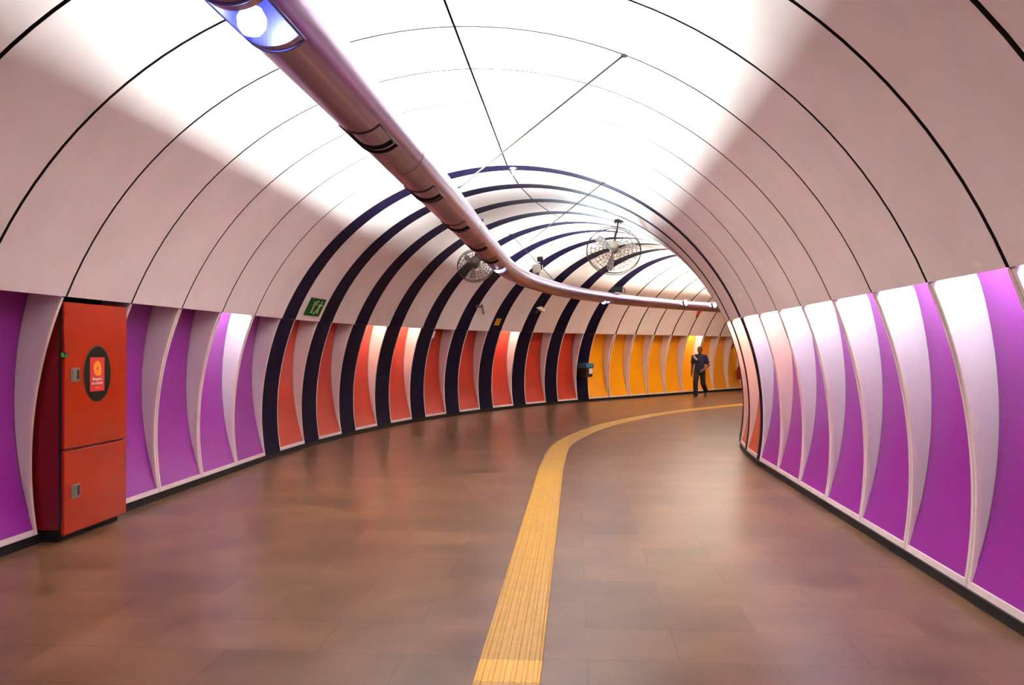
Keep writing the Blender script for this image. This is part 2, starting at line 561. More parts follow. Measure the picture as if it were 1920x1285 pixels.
PL, PR = 'purple niche panels of the left wall', 'purple niche panels of the right wall'
niche_panel('p0', -1, 'purple', 'unlit purple niche panel left of the red cabinet, cut by the photo edge', PL)
niche_panel('p-1', -1, 'purple', 'unlit purple niche panel of the left wall, second left of the red cabinet', PL)
niche_panel('p2', -1, 'purple', 'unlit purple niche panel immediately right of the red cabinet', PL)
niche_panel('p3', -1, 'purple', 'unlit purple niche panel, second right of the red cabinet', PL)
niche_panel('p4', -1, 'purple', 'only lit purple niche panel on the left wall, with bright white side reveal', PL, 'tube_cool')
niche_panel('p5', -1, 'purple', 'unlit purple niche panel between the lit one and the first black arch', PL)
RED = 'red niche panels between the black arches'
red_l = ['unlit red niche panel directly below the green exit sign',
         'unlit red niche panel between the second and third black arch',
         'lit red niche panel between the third and fourth black arch',
         'lit red niche panel between the fourth and fifth black arch',
         'unlit red niche panel between the fifth and sixth black arch',
         'unlit red niche panel between the sixth and seventh black arch',
         'lit red niche panel just right of the arch with the amber sticker',
         'unlit red niche panel between the eighth and ninth black arch',
         'unlit red niche panel left of the arch carrying the blue bin']
for j in range(1, 10):
    niche_panel('r%d' % j, -1, 'red', red_l[j - 1], RED, 'tube_warm' if j in (3, 4, 7) else None)
YEL = 'yellow niche panels of the far wall'
ords = ['first', 'second', 'third', 'fourth', 'fifth', 'sixth', 'seventh', 'eighth', 'ninth']
for j in range(1, 10):
    lab = 'unlit yellow niche panel, %s to the right of the blue bin' % ords[j - 1]
    if j == 6: lab = 'lit yellow niche panel behind the walking person'
    if j == 9: lab = 'yellow niche panel with red extinguisher, last before the right wall hides it'
    niche_panel('y%d' % j, -1, 'yellow', lab, YEL, 'tube_warm' if j == 6 else None)
niche_panel('p-3', 1, 'purple', 'lit purple niche panel on the right wall closest to the camera', PR, 'tube_cool')
ordr = ['first', 'second', 'third', 'fourth', 'fifth', 'sixth', 'seventh', 'eighth']
for n_, i in enumerate(range(-2, 6)):
    lamp = 'tube_warm' if i == 4 else 'tube_cool'
    lab = 'lit purple niche panel on the right wall, %s counted from the photo edge' % ordr[n_]
    if i == -2: lab = 'lit purple niche panel on the right wall, cut by the photo edge'
    if i == 4: lab = 'purple niche panel on the right wall with a warm peach lit reveal'
    if i == 5: lab = 'lit purple niche panel on the right wall beside the orange ones'
    niche_panel('p%d' % i, 1, 'purple', lab, PR, lamp)
niche_panel('r1', 1, 'orange', 'lit orange niche panel next to the purple ones on the right wall', 'orange niche panels of the right wall', 'tube_warm')
niche_panel('r2', 1, 'orange', 'orange niche panel at the bend edge of the right wall', 'orange niche panels of the right wall', 'tube_warm')

# the inner wall past the bend is only seen as reflection and bounce: plain backing follows the profile
mb = MB()
rows = []
for k in ORDER[ORDER.index('r3'):]:
    f = MODS[k]
    for t in (0.0, f.w):
        rows.append([f.p(t, lat_at(h) + 0.02, h) for h in (0.0, 0.4, 0.8, 1.2, 1.6, 2.03)])
i0 = len(ORDER[ORDER.index('r3'):ORDER.index('y1')]) * 2
mb.grid(rows[:i0], 'red', smooth=False)
mb.grid(rows[i0 - 1:], 'yellow', smooth=False)
structure(mb.build('wall_inner', fix=False))
mb = MB()
rows = []
for k in ORDER[ORDER.index('y10'):]:
    f = MODS[k]
    for t in (0.0, f.w):
        rows.append([f.p(t, -lat_at(h) - 0.02, h) for h in (0.0, 0.4, 0.8, 1.2, 1.6, 2.03)])
mb.grid(rows, 'yellow', smooth=False)
structure(mb.build('wall_outer', fix=False))

# ------------------------------------------------------------------ black arches (wedge shaped ribs between the modules)
def arch(j):
    a, b = RIBS[j]
    label = '%s black arch rib counted from the near end of the row' % (ords + ['tenth'])[j]
    if j == 0: label = 'first black arch rib, nearest the camera, left of the exit sign'
    if j == 6: label = 'black arch rib with the small amber sticker, seventh of the row'
    if j == 9: label = 'last black arch rib, carrying the blue bin, beside the yellow panels'
    root = thing('arch_rib', (a.p(0, 0, 0) + b.p(0, 0, 0)) / 2, label, 'arch', 'black arch ribs')
    n = 40
    o = 0.006
    def strip(tl, nm):
        mb = MB()
        front = [[a.p(0.0, *prof(t, o)), b.p(0.0, *prof(t, o))] for t in tl]
        # closed section: face, two edges, back
        rows = []
        for t in tl:
            rows.append([a.p(0.0, *prof(t, o)), b.p(0.0, *prof(t, o)), b.p(0.0, *prof(t, o + 0.04)), a.p(0.0, *prof(t, o + 0.04))])
        mb.grid(rows, 'rib', closed=True, smooth=False)
        mb.face(rows[0], 'rib'); mb.face(rows[-1], 'rib')
        mb.build(nm, root)
    strip([-TH + 2 * TH * i / (2 * n) for i in range(2 * n + 1)], 'arch_band')
    tb = theta_at(0.07)
    e = 0.004
    strip([TH + e + (tb - TH - e) * i / 16 for i in range(17)], 'post')
    strip([-(TH + e) - (tb - TH - e) * i / 16 for i in range(17)], 'post')
for j in range(10): arch(j)
# skirting under the ribs
# ------------------------------------------------------------------ ceiling duct with lamps
DL, DH, DR = -0.07, 2.76, 0.138
def build_duct():
    s0, s1 = -3.0, 33.0
    root = thing('light_duct', at(5, DL, 0), 'long round metal light duct hanging below the vault, bending right', 'duct')
    root.location = at(5, DL, DH)
    ds = 0.05
    n = int((s1 - s0) / ds)
    slot = math.radians(40)                     # open top
    na = 40
    angs = [slot + (2 * PI - 2 * slot) * i / na for i in range(na + 1)]      # measured from straight up
    ends = (1.36, 2.87, 4.38, 5.90, 7.42, 8.90, 10.2, 11.42, 19.72)
    opens = [(e - 0.34, e) for e in ends]
    half = math.radians(44)
    def inside(s, a):
        if abs(a - PI) > half: return False
        return any(o0 <= s <= o1 for o0, o1 in opens)
    rows = []; ss = []
    for i in range(n + 1):
        s = s0 + ds * i; ss.append(s)
        P, hd = axis(s); N = Vector((math.cos(hd), -math.sin(hd), 0)); c = P + N * DL + Vector((0, 0, DH))
        rows.append([c + N * DR * math.sin(a) + Vector((0, 0, DR * math.cos(a))) for a in angs])
    mb = MB()
    mb.grid(rows, 'duct', skip=lambda a, b: inside((ss[a] + ss[a + 1]) / 2, (angs[b] + angs[b + 1]) / 2))
    mb.build('casing', root, fix=False)
    # tray that carries the tubes
    mb = MB()
    hw = DR * math.sin(slot); ht = DR * math.cos(slot)
    rows = []
    for i in range(0, n + 1, 4):
        P, hd = axis(ss[i]); N = Vector((math.cos(hd), -math.sin(hd), 0)); c = P + N * DL + Vector((0, 0, DH))
        rows.append([c + N * u + Vector((0, 0, z)) for u, z in ((-hw, ht), (-hw + 0.004, 0.058), (hw - 0.004, 0.058), (hw, ht))])
    mb.grid(rows, 'liner', smooth=False)
    mb.build('tray', root, fix=False)
    # collars where casing lengths meet
    for sc in [4.95 + 3.0 * k for k in range(-1, 9)]:
        P, hd = axis(sc); N = Vector((math.cos(hd), -math.sin(hd), 0)); T = Vector((math.sin(hd), math.cos(hd), 0))
        c = P + N * DL + Vector((0, 0, DH))
        mb = MB()
        mb.grid([[c + T * q + N * (DR + 0.0015) * math.sin(a) + Vector((0, 0, (DR + 0.0015) * math.cos(a))) for a in angs] for q in (-0.004, 0.004)], 'duct_rim')
        mb.build('joint_collar', root, fix=False)
    # lamp openings: rim, reflector and (in some) a glowing lamp
    for k, (o0, o1) in enumerate(opens):
        kk = k - 1
        lit = kk in (0, 6, 7)
        P, hd = axis((o0 + o1) / 2); N = Vector((math.cos(hd), -math.sin(hd), 0)); T = Vector((math.sin(hd), math.cos(hd), 0))
        def q(s_, a, r):
            P_, h_ = axis(s_); N_ = Vector((math.cos(h_), -math.sin(h_), 0))
            return P_ + N_ * (DL + r * math.sin(a)) + Vector((0, 0, DH + r * math.cos(a)))
        av = [PI - half - 0.02 + (2 * half + 0.04) * i / 14 for i in range(15)]
        a_, b_ = o0 - 0.03, o1 + 0.03
        path = [q(a_, a, DR + 0.001) for a in av] + [q(b_, a, DR + 0.001) for a in av[::-1]]
        mb = MB(); mb.tube(path, 0.005, 'duct_rim' if not lit else 'liner', seg=6, closed=True)
        rim = mb.build('opening_rim', root)
        top = 0.045
        rowsr = []
        for s_ in (a_, a_ + 0.03, b_ - 0.03, b_):
            end = s_ in (a_, b_)
            P_, h_ = axis(s_); N_ = Vector((math.cos(h_), -math.sin(h_), 0)); c = P_ + N_ * DL + Vector((0, 0, DH))
            r_ = []
            for a in av:
                p = q(s_, a, DR)
                flat = c + N_ * (DR * math.sin(a) * 0.92) + Vector((0, 0, top))
                edge = a in (av[0], av[-1])
                r_.append(p if (end or edge) else flat)
            rowsr.append(r_)
        mb = MB(); mb.grid(rowsr, 'liner' if lit else 'hole', smooth=False)
        mb.build('reflector', rim, fix=False)
        if not lit:
            mb = MB()
            mb.grid([[q(s_, a, DR - 0.010) for a in av] for s_ in (a_, a_ + 0.15, b_ - 0.11)], 'duct')
            mb.grid([[q(s_, a, DR - 0.004) for a in av] for s_ in (b_ - 0.055, b_ - 0.03)], 'duct')
            mb.build('blanking_plate', rim, fix=False)
        if lit:
            c = at(o1 - 0.17, DL - 0.01, DH - 0.115)
            mb = MB()
            mb.lathe(c, (0, 0, -1), [(0.0, -0.055), (0.03, -0.045), (0.046, -0.015), (0.044, 0.015), (0.028, 0.036), (0.0, 0.042)], 'lamp_blue', seg=16)
            mb.build('lamp', rim)
    # small round lamps on the flank of the far stretch
    for s_ in (23.75, 25.3):
        P, hd = axis(s_); N = Vector((math.cos(hd), -math.sin(hd), 0))
        c = P + N * (DL + DR * 0.93) + Vector((0, 0, DH + DR * 0.30))
        mb = MB(); ax = N + Vector((0, 0, 0.2))
        mb.lathe(c, ax, [(0.0, -0.02), (0.075, -0.01), (0.08, 0.03), (0.075, 0.035)], 'duct_rim', seg=14)
        hsg = mb.build('flank_lamp', root)
        mb = MB(); mb.lathe(c, ax, [(0.075, 0.033), (0.06, 0.065), (0.0, 0.085)], 'lamp_white', seg=14)
        mb.build('lamp', hsg)
    # tubes in the open top
    runs = [(-2.9, 0.1), (5.1, 11.8), (17.0, 20.0), (23.2, 30.6)]  # first run is unseen, added behind the camera for ambient light
    for r0, r1 in runs:
        s = r0
        while s < r1:
            mb = MB()
            mb.tube([at(s + 0.02, DL, DH + 0.077), at(s + 0.74, DL, DH + 0.077), at(s + 1.46, DL, DH + 0.077)], 0.012, 'tube_up' if r0 < 22 else 'tube_far', seg=6)
            mb.build('uplight_tube', root)
            s += 1.5
    return root
build_duct()

# ------------------------------------------------------------------ suspension wires of the duct (one V per hanging point)
def hanger(s, which, label, lat=1.33):
    c = at(s, DL, DH + 0.10)
    th = math.asin(min(1, lat / 3.45))
    for _ in range(20):
        th += (lat - prof(th)[0]) / 3.0
    sgn = 1 if which == 'right' else -1
    top = at(s, sgn * prof(th)[0], prof(th)[1])
    bot = at(s, DL + sgn * 0.10, DH + 0.10)
    root = thing('hanger_wire', top, label, 'wire', 'suspension wires of the duct')
    mb = MB(); mb.tube([top, bot], 0.008, 'wire', seg=6); mb.build('wire', root)
    mb = MB(); mb.box(top - Vector((0, 0, 0.008)), (0.05, 0.05, 0.016), 'wire'); mb.build('anchor', root)
SW = SA + W
hanger(SW, 'right', 'long steel wire from the near right vault down to the duct')
hanger(SW, 'left', 'steel wire from the near left vault down to the duct')
hanger(SA + 6 * W + 0.02, 'right', 'steel wire from the first black arch, right side, down to the duct')
hanger(SA + 6 * W + 0.02, 'left', 'steel wire from the first black arch, left side, down to the duct')
hanger(17.0, 'left', 'steel wire from the vault among the black arches to the duct bend', 1.2)
hanger(26.2, 'left', 'steel wire above the far duct beyond the last black arch', 1.33)

# ------------------------------------------------------------------ red hose cabinet
def cabinet():
    f = MODS['p1']
    LF = 3.225
    t0, t1 = 0.03, W - 0.025
    hb, hm, ht = 0.06, 0.755, 1.98
    P = lambda t, l, h: f.p(t, -l, h)
    base = P(0.5, 3.5, 0)
    root = thing('hose_cabinet', base, 'tall red fire hose cabinet with two doors in the left wall', 'cabinet')
    def slab(mb, a, b, l0, l1, h0, h1, k, bev=0.0):
        if not bev:
            mb.prism([P(a, l0, h0), P(b, l0, h0), P(b, l0, h1), P(a, l0, h1)], P(0, l1, 0) - P(0, l0, 0), k)
            return
        o = [(a + bev, h0), (b - bev, h0), (b, h0 + bev), (b, h1 - bev), (b - bev, h1), (a + bev, h1), (a, h1 - bev), (a, h0 + bev)]
        i_ = [(min(max(t, a + bev), b - bev), min(max(h, h0 + bev), h1 - bev)) for t, h in o]
        rows = [[P(t, l1, h) for t, h in o], [P(t, l0 + bev, h) for t, h in o], [P(t, l0, h) for t, h in i_]]
        mb.grid(rows, k, closed=True, smooth=False)
        mb.face(rows[2], k); mb.face(rows[0][::-1], k)
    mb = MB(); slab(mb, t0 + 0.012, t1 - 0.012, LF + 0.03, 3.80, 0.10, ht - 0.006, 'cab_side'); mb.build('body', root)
    mb = MB(); slab(mb, t0 + 0.03, t1 - 0.03, LF + 0.07, 3.78, 0.0, 0.10, 'kick'); mb.build('plinth', root)
    mb = MB(); slab(mb, t0 + 0.004, t0 + 0.03, LF + 0.024, LF + 0.05, 0.08, ht - 0.02, 'hole'); mb.build('hinge_strip', root)
    mb = MB(); slab(mb, t0, t1, LF, LF + 0.022, hm + 0.008, ht, 'cab', 0.006); up = mb.build('upper_door', root)
    mb = MB(); slab(mb, t0, t1, LF, LF + 0.022, hb, hm - 0.008, 'cab', 0.006); lo = mb.build('lower_door', root)
    def latch(door, t, h):
        mb = MB()
        slab(mb, t - 0.062, t + 0.062, LF - 0.006, LF + 0.002, h - 0.056, h + 0.056, 'latch', 0.003)
        slab(mb, t + 0.02, t + 0.046, LF - 0.008, LF - 0.005, h - 0.036, h + 0.04, 'latch_dark')
        slab(mb, t - 0.045, t + 0.012, LF - 0.010, LF - 0.005, h - 0.04, h + 0.04, 'latch')
        mb.build('latch', door)
    latch(up, t0 + 0.145, 1.375); latch(lo, t0 + 0.155, 0.40)
    # oval window with paper notice
    ct, ch = t0 + 0.475, 1.375
    mb = MB()
    ring = lambda rx, rz, l: [P(ct + rx * math.cos(2 * PI * i / 40), l, ch + rz * math.sin(2 * PI * i / 40)) for i in range(40)]
    mb.grid([ring(0.215, 0.247, LF - 0.0005), ring(0.213, 0.245, LF - 0.003), ring(0.205, 0.237, LF - 0.003)], 'hole', closed=True)
    mb.face(ring(0.205, 0.237, LF - 0.0025), 'glass')
    win = mb.build('window', up)
    st, sh = ct - 0.008, ch - 0.004
    mb = MB()
    slab(mb, st - 0.112, st + 0.112, LF - 0.0045, LF - 0.003, sh - 0.148, sh + 0.148, 'sticker_red')
    q = lambda u, v, l=LF - 0.0050: P(st + u, l, sh + v)
    # hose reel emblem: round coil with a tail
    n = 28
    disc = [(0.06 * math.cos(2 * PI * i / n), 0.052 + 0.066 * math.sin(2 * PI * i / n)) for i in range(n)]
    mb.face([q(u, v) for u, v in disc], 'sticker_orange')
    mb.face([q(0.02, -0.012), q(0.062, 0.05), q(0.062, 0.0), q(0.035, -0.02)], 'sticker_orange')
    mb.face([q(0.013 * math.cos(2 * PI * i / 12), 0.05 + 0.014 * math.sin(2 * PI * i / 12), LF - 0.0055) for i in range(12)], 'sticker_red')
    for line, sz, v0, k in (('Mangueira', 0.036, -0.052, 'white'), ('de inc\u00eandio', 0.036, -0.088, 'white'), ('193', 0.024, -0.12, 'sticker_orange')):
        if line == '193':
            mb.face([q(-0.03, -0.112), q(0.034, -0.112), q(0.034, -0.121), q(-0.03, -0.121)], k)
            continue
        vs, fs = text_faces(line, sz)
        for fc in fs: mb.face([q(vs[i].x, vs[i].y + v0) for i in fc], k)
    mb.build('notice', win, fix=False)
    # green tell-tale lock on the hinge edge
    mb = MB()
    slab(mb, t0 - 0.012, t0 + 0.03, LF - 0.012, LF + 0.03, 1.52, 1.565, 'hole', 0.004)
    mb.face([P(t0 - 0.013, LF + 0.02, 1.525), P(t0 - 0.013, LF - 0.01, 1.525), P(t0 - 0.013, LF + 0.0, 1.56), P(t0 - 0.013, LF + 0.026, 1.56)], 'green_led')
    mb.face([P(t0 - 0.010, LF - 0.013, 1.525), P(t0 + 0.006, LF - 0.013, 1.522), P(t0 - 0.004, LF - 0.013, 1.56)], 'green_led')
    mb.build('seal', root)
cabinet()

# ------------------------------------------------------------------ exit sign on the vault
def on_vault(f, t, h, off, side=-1):
    return f.p(t, side * (lat_at(h) - off), h)
def exit_sign():
    f = MODS['r1']
    t0, t1, h0, h1 = 0.22, 0.835, 2.095, 2.357
    # flat plate between its lower and upper edge
    def q(u, v, off):
        a = on_vault(f, t0 + (t1 - t0) * u, h0, off); b = on_vault(f, t0 + (t1 - t0) * u, h1, off)
        return a.lerp(b, v)
    root = thing('exit_sign', q(.5, .5, 0.0), 'green emergency exit sign with running figure above the red panel', 'sign')
    mb = MB()
    front = [q(0, 0, .018), q(1, 0, .018), q(1, 1, .018), q(0, 1, .018)]; back = [q(0, 0, .004), q(1, 0, .004), q(1, 1, .004), q(0, 1, .004)]
    mb.grid([front, back], 'sign_green', closed=True, smooth=False); mb.face(front, 'sign_green')
    mb.build('plate', root)
    mb = MB()
    poly = lambda pts: mb.face([q((u - .44) * 1.12 + .37, v, .0195) for u, v in pts], 'sign_pale')
    for i in range(5):
        v = 0.16 + i * 0.135; wd = 0.05 if i else 0.065
        poly([(.44 - i * .012 - wd, v), (.44 - i * .012 + wd, v), (.44 - i * .012 + wd, v + .095), (.44 - i * .012 - wd, v + .095)])
    # bent arrow
    poly([(.50, .60), (.56, .60), (.54, .78), (.48, .76)])
    poly([(.48, .76), (.54, .78), (.62, .82), (.60, .88), (.50, .86)])
    # running figure: head, trunk, arms, legs
    poly([(.80 + .038 * math.cos(2 * PI * i / 12), .80 + .075 * math.sin(2 * PI * i / 12)) for i in range(12)])
    poly([(.70, .44), (.78, .40), (.86, .66), (.80, .70), (.74, .66)])
    poly([(.74, .68), (.66, .56), (.63, .60), (.73, .74)])
    poly([(.84, .66), (.90, .58), (.94, .60), (.86, .72)])
    poly([(.72, .46), (.80, .42), (.82, .28), (.84, .14), (.76, .14), (.74, .28)])
    poly([(.70, .44), (.76, .40), (.70, .24), (.62, .08), (.57, .12), (.64, .28)])
    mb.build('pictogram', root, fix=False)
exit_sign()

# ------------------------------------------------------------------ amber sticker, small fittings on the arches
def rib_point(j, u, h, off):
    a, b = RIBS[j]
    l = -(lat_at(h) - off)
    return a.p(0, l, h).lerp(b.p(0, l, h), u)
def amber():
    root_p = rib_point(6, .5, 2.25, 0)
    mb = MB()
    q = lambda u, h, o: rib_point(6, u, h, o)
    fr = [q(.26, 2.165, .004), q(.66, 2.165, .004), q(.66, 2.335, .004), q(.26, 2.335, .004)]
    bk = [q(.26, 2.165, -.004), q(.66, 2.165, -.004), q(.66, 2.335, -.004), q(.26, 2.335, -.004)]
    mb.grid([fr, bk], 'haz', closed=True, smooth=False); mb.face(fr, 'haz')
    tag(mb.build('warning_sticker', None, root_p), 'small amber rectangular sticker on the seventh black arch', 'sticker')
amber()
def white_tag():
    p = rib_point(4, 1.0, 1.93, 0.0)
    a, b = RIBS[4]
    mb = MB()
    pts = [b.p(0.0, -(lat_at(1.96) - .01), 1.965), b.p(0.075, -(lat_at(1.96) - .01), 1.965), b.p(0.075, -(lat_at(1.8) - .01), 1.82), b.p(0.0, -(lat_at(1.8) - .01), 1.82)]
    mb.prism(pts, b.N * -0.012, 'white')
    tag(mb.build('white_tag', None, p), 'tiny white plate at the top of a red niche, beside the fifth black arch', 'plate')
white_tag()

def swivel_bracket():
    p = rib_point(5, 0.75, 2.57, -0.004)
    a, b = RIBS[5]
    N, T = b.N, b.T
    root = thing('swivel_bracket', p, 'small dark metal swivel bracket sticking out from the sixth black arch', 'bracket')
    mb = MB(); mb.tube([p - T * 0.03, p + N * 0.01 + T * 0.15, p + N * 0.02 + T * 0.27], 0.017, 'dark_metal', seg=8); mb.build('arm', root)
    mb = MB(); mb.box(p + N * 0.008, (0.08, 0.05, 0.09), 'dark_metal', Matrix.Rotation(-b.ph, 3, 'Z')); mb.build('base_plate', root)
    e = p + N * 0.02 + T * 0.27
    mb = MB(); mb.tube([e + Vector((0, 0, -0.01)), e + Vector((0, 0, 0.06)) - T * 0.02, e + Vector((0, 0, 0.12)) - T * 0.03], [0.02, 0.025, 0.03], 'dark_metal', seg=8); mb.build('knuckle', root)
    mb = MB(); c = e + T * 0.05 + Vector((0, 0, -0.085))
    ax1 = (T * 0.35 + Vector((0, 0, -1))).normalized(); ax2 = T
    mb.tube([c + ax1 * 0.09 * math.cos(2 * PI * i / 18) + ax2 * 0.035 * math.sin(2 * PI * i / 18) for i in range(18)], 0.011, 'dark_metal', seg=6, closed=True)
    mb.build('loop', root)
swivel_bracket()

def cctv():
    p = rib_point(7, 0.45, 2.55, -0.004)
    a, b = RIBS[7]
    T, N = b.T, b.N
    root = thing('surveillance_camera', p, 'white box surveillance camera on a bracket at the eighth black arch', 'camera')
    mb = MB(); mb.box(p + N * 0.005, (0.09, 0.03, 0.09), 'dark_metal', Matrix.Rotation(-b.ph, 3, 'Z')); mb.build('wall_plate', root)
    mb = MB(); mb.tube([p - T * .08, p + T * .04 + N * .02, p + T * 0.10 + N * 0.03 + Vector((0, 0, 0.04))], 0.018, 'dark_metal', seg=8); mb.build('bracket', root)
    d = (T * 1.0 + N * 0.1 + Vector((0, 0, -0.30))).normalized()
    c = p + T * 0.13 + N * 0.04 + Vector((0, 0, 0.10))
    R = Matrix((d, d.cross(Vector((0, 0, 1))).normalized(), d.cross(Vector((0, 0, 1))).normalized().cross(d))).transposed()
    mb = MB(); mb.box(c, (0.40, 0.10, 0.085), 'grey_white', R); bd = mb.build('housing', root)
    mb = MB(); mb.box(c + R @ Vector((0.02, 0, 0.052)), (0.44, 0.115, 0.01), 'grey_white', R); mb.build('sunshield', bd)
    mb = MB(); mb.lathe(c + d * 0.20, d, [(0, 0), (0.035, 0.0), (0.035, 0.02), (0.0, 0.012)], 'hole', 12); mb.build('lens', bd)
cctv()

# ------------------------------------------------------------------ litter bin on the last arch
def litter_bin():
    a, b = RIBS[9]
    ph_ = (a.ph + b.ph) / 2
    T = Vector((math.sin(ph_), math.cos(ph_), 0)); N = Vector((math.cos(ph_), -math.sin(ph_), 0))
    p = rib_point(9, 0.42, 0.74, 0.0)
    root = thing('litter_bin', p, 'wall-hung litter bin with blue rim and white label on the last black arch', 'bin')
    z = Vector((0, 0, 1))
    def ring(w_, d0, d1, h):
        return [p + T * sx * w_ + N * dd + z * h for sx, dd in ((-1, d0), (1, d0), (1, d1), (-1, d1))]
    mb = MB()
    rows = [ring(0.15, 0.02, 0.24, 0.0), ring(0.165, 0.02, 0.27, 0.02), ring(0.18, 0.02, 0.30, 0.30)]
    mb.grid(rows, 'bin_body', closed=True, smooth=False); mb.face(rows[0], 'bin_body'); body = mb.build('body', root)
    mb = MB()
    rows = [ring(0.188, 0.015, 0.31, 0.28), ring(0.192, 0.012, 0.315, 0.30), ring(0.185, 0.015, 0.305, 0.405), ring(0.14, 0.07, 0.25, 0.41), ring(0.12, 0.09, 0.23, 0.36)]
    mb.grid(rows, 'bin_blue', closed=True, smooth=False); rim = mb.build('rim', root)
    mb = MB(); mb.face(ring(0.12, 0.09, 0.23, 0.362), 'hole'); mb.build('opening', rim)
    mb = MB(); fr = lambda u, h: p + T * u + N * (0.272 + 0.1 * (h) + 0.004) + z * h
    mb.prism([fr(-.03, .10), fr(.15, .10), fr(.15, .26), fr(-.03, .26)], N * 0.004, 'white'); mb.build('label_plate', body)
litter_bin()

# ------------------------------------------------------------------ caged fans under the vault
def fan(c, R_, d, mount, label, mk='grey_white', bk='blade'):
    c = Vector(c); d = Vector(d).normalized()
    root = thing('caged_fan', c, label, 'fan', 'caged fans under the vault')
    u = d.cross(Vector((0, 0, 1))).normalized(); v = u.cross(d).normalized()
    def ring(mb, r, off, th, n=40):
        mb.tube([c + d * off + u * r * math.cos(2 * PI * i / n) + v * r * math.sin(2 * PI * i / n) for i in range(n)], th, 'guard', seg=5, closed=True)
    for sgn, nm in ((1, 'front_guard'), (-1, 'rear_guard')):
        mb = MB()
        prof_ = lambda q: sgn * (0.03 + 0.09 * math.sqrt(max(0, 1 - q * q)))
        for q in (0.28, 0.42, 0.56, 0.70, 0.85): ring(mb, R_ * q, prof_(q), 0.0035)
        for i in range(24):
            a = 2 * PI * i / 24
            mb.tube([c + d * prof_(q) + (u * math.cos(a) + v * math.sin(a)) * R_ * q for q in (0.14, 0.4, 0.7, 0.9, 1.0)], 0.003, 'guard', seg=4, caps=False)
        ring(mb, R_, 0.03 * sgn, 0.008)
        mb.build(nm, root)
    mb = MB(); mb.lathe(c - d * 0.02, d, [(0, -0.22), (0.06, -0.21), (0.078, -0.18), (0.085, -0.02), (0.06, 0.0), (0, 0.005)], mk, 18); mot = mb.build('motor', root)
    mb = MB(); mb.lathe(c + d * 0.0, d, [(0, 0.06), (0.035, 0.055), (0.05, 0.03), (0.05, -0.01), (0, -0.015)], 'dark_metal', 14); mb.build('hub', root)
    for k in range(3):
        mb = MB(); a0 = 2 * PI * k / 3 + 0.3
        rows = []
        for i in range(9):
            q = 0.05 + (R_ * 0.86 - 0.05) * i / 8
            wdt = 0.22 + 0.38 * math.sin(PI * min(1, i / 8 * 0.8 + 0.1))
            r_ = []
            for m_ in range(5):
                a = a0 + (m_ / 4 - 0.5) * wdt * (0.9 - 0.3 * i / 8)
                r_.append(c + (u * math.cos(a) + v * math.sin(a)) * q + d * (m_ / 4 - 0.5) * 0.07)
            rows.append(r_)
        mb.grid(rows, bk); mb.build('blade', root)
    mount = Vector(mount); j = c - d * 0.12 + Vector((0, 0, 0.06))
    mb = MB(); mb.tube([mount, j], 0.014, 'dark_metal', seg=8); st = mb.build('stem', root)
    mb = MB(); side = Vector((0.05, 0, 0)); mb.tube([mount + side, j + Vector((0, 0, .04))], 0.007, 'dark_metal', seg=6); mb.tube([mount - side, j + Vector((0, 0, .04))], 0.007, 'dark_metal', seg=6); mb.build('stay', st)
    mb = MB(); mb.box(mount - Vector((0, 0, 0.02)), (0.16, 0.12, 0.05), 'dark_metal'); mb.build('ceiling_plate', root)
fan((1.80, 14.9, 3.325), 0.475, (0.06, 0.9, -0.40), (1.885, 14.87, 3.86), 'large caged fan hanging from the vault right of the duct bend')
fan((-0.655, 15.2, 3.09), 0.33, (0.05, 0.9, -0.42), (-0.60, 15.3, 3.93), 'smaller caged fan half hidden behind the duct', 'motor_brown', 'blade_tan')

# ------------------------------------------------------------------ small things at the duct and the crown of the vault
def duct_top(s, lat=DL): return at(s, lat, DH + DR)
def speaker_pair():
    s = 15.05
    p = at(s, DL + 0.02, DH + 0.115)
    P, hd = axis(s); T = Vector((math.sin(hd), math.cos(hd), 0)); N = Vector((math.cos(hd), -math.sin(hd), 0))
    root = thing('white_floodlight', p, 'small white floodlight standing on top of the duct at its bend', 'floodlight')
    mb = MB(); mb.box(p + Vector((0, 0, .03)), (0.05, 0.05, 0.07), 'dark_metal'); mb.build('foot', root)
    R = Matrix.Rotation(-hd, 3, 'Z') @ Matrix.Rotation(0.5, 3, 'X')
    mb = MB()
    c = p + Vector((0, 0, 0.15))
    front = [c + R @ Vector((x_, -0.07, z_)) for x_, z_ in ((-.075, -.06), (.075, -.06), (.055, .09), (-.055, .09))]
    back = [c + R @ Vector((x_, 0.06, z_)) for x_, z_ in ((-.04, -.03), (.04, -.03), (.04, .05), (-.04, .05))]
    mb.grid([front, back], 'grey_white', closed=True, smooth=False); mb.face(front, 'grey_white'); mb.face(back[::-1], 'grey_white'); hs_ = mb.build('housing', root)
    mb = MB(); mb.tube([c + R @ Vector((-.09, 0, 0.05)), c + R @ Vector((-.09, 0, -.10)), p + Vector((0, 0, .05)), c + R @ Vector((.09, 0, -.10)), c + R @ Vector((.09, 0, 0.05))], 0.01, 'grey_white', seg=6); mb.build('yoke', root)
    mb = MB(); mb.box(c + R @ Vector((0.05, 0.06, 0.14)), (0.1, 0.06, 0.08), 'dark_metal', R); mb.build('gear_box', root)
speaker_pair()
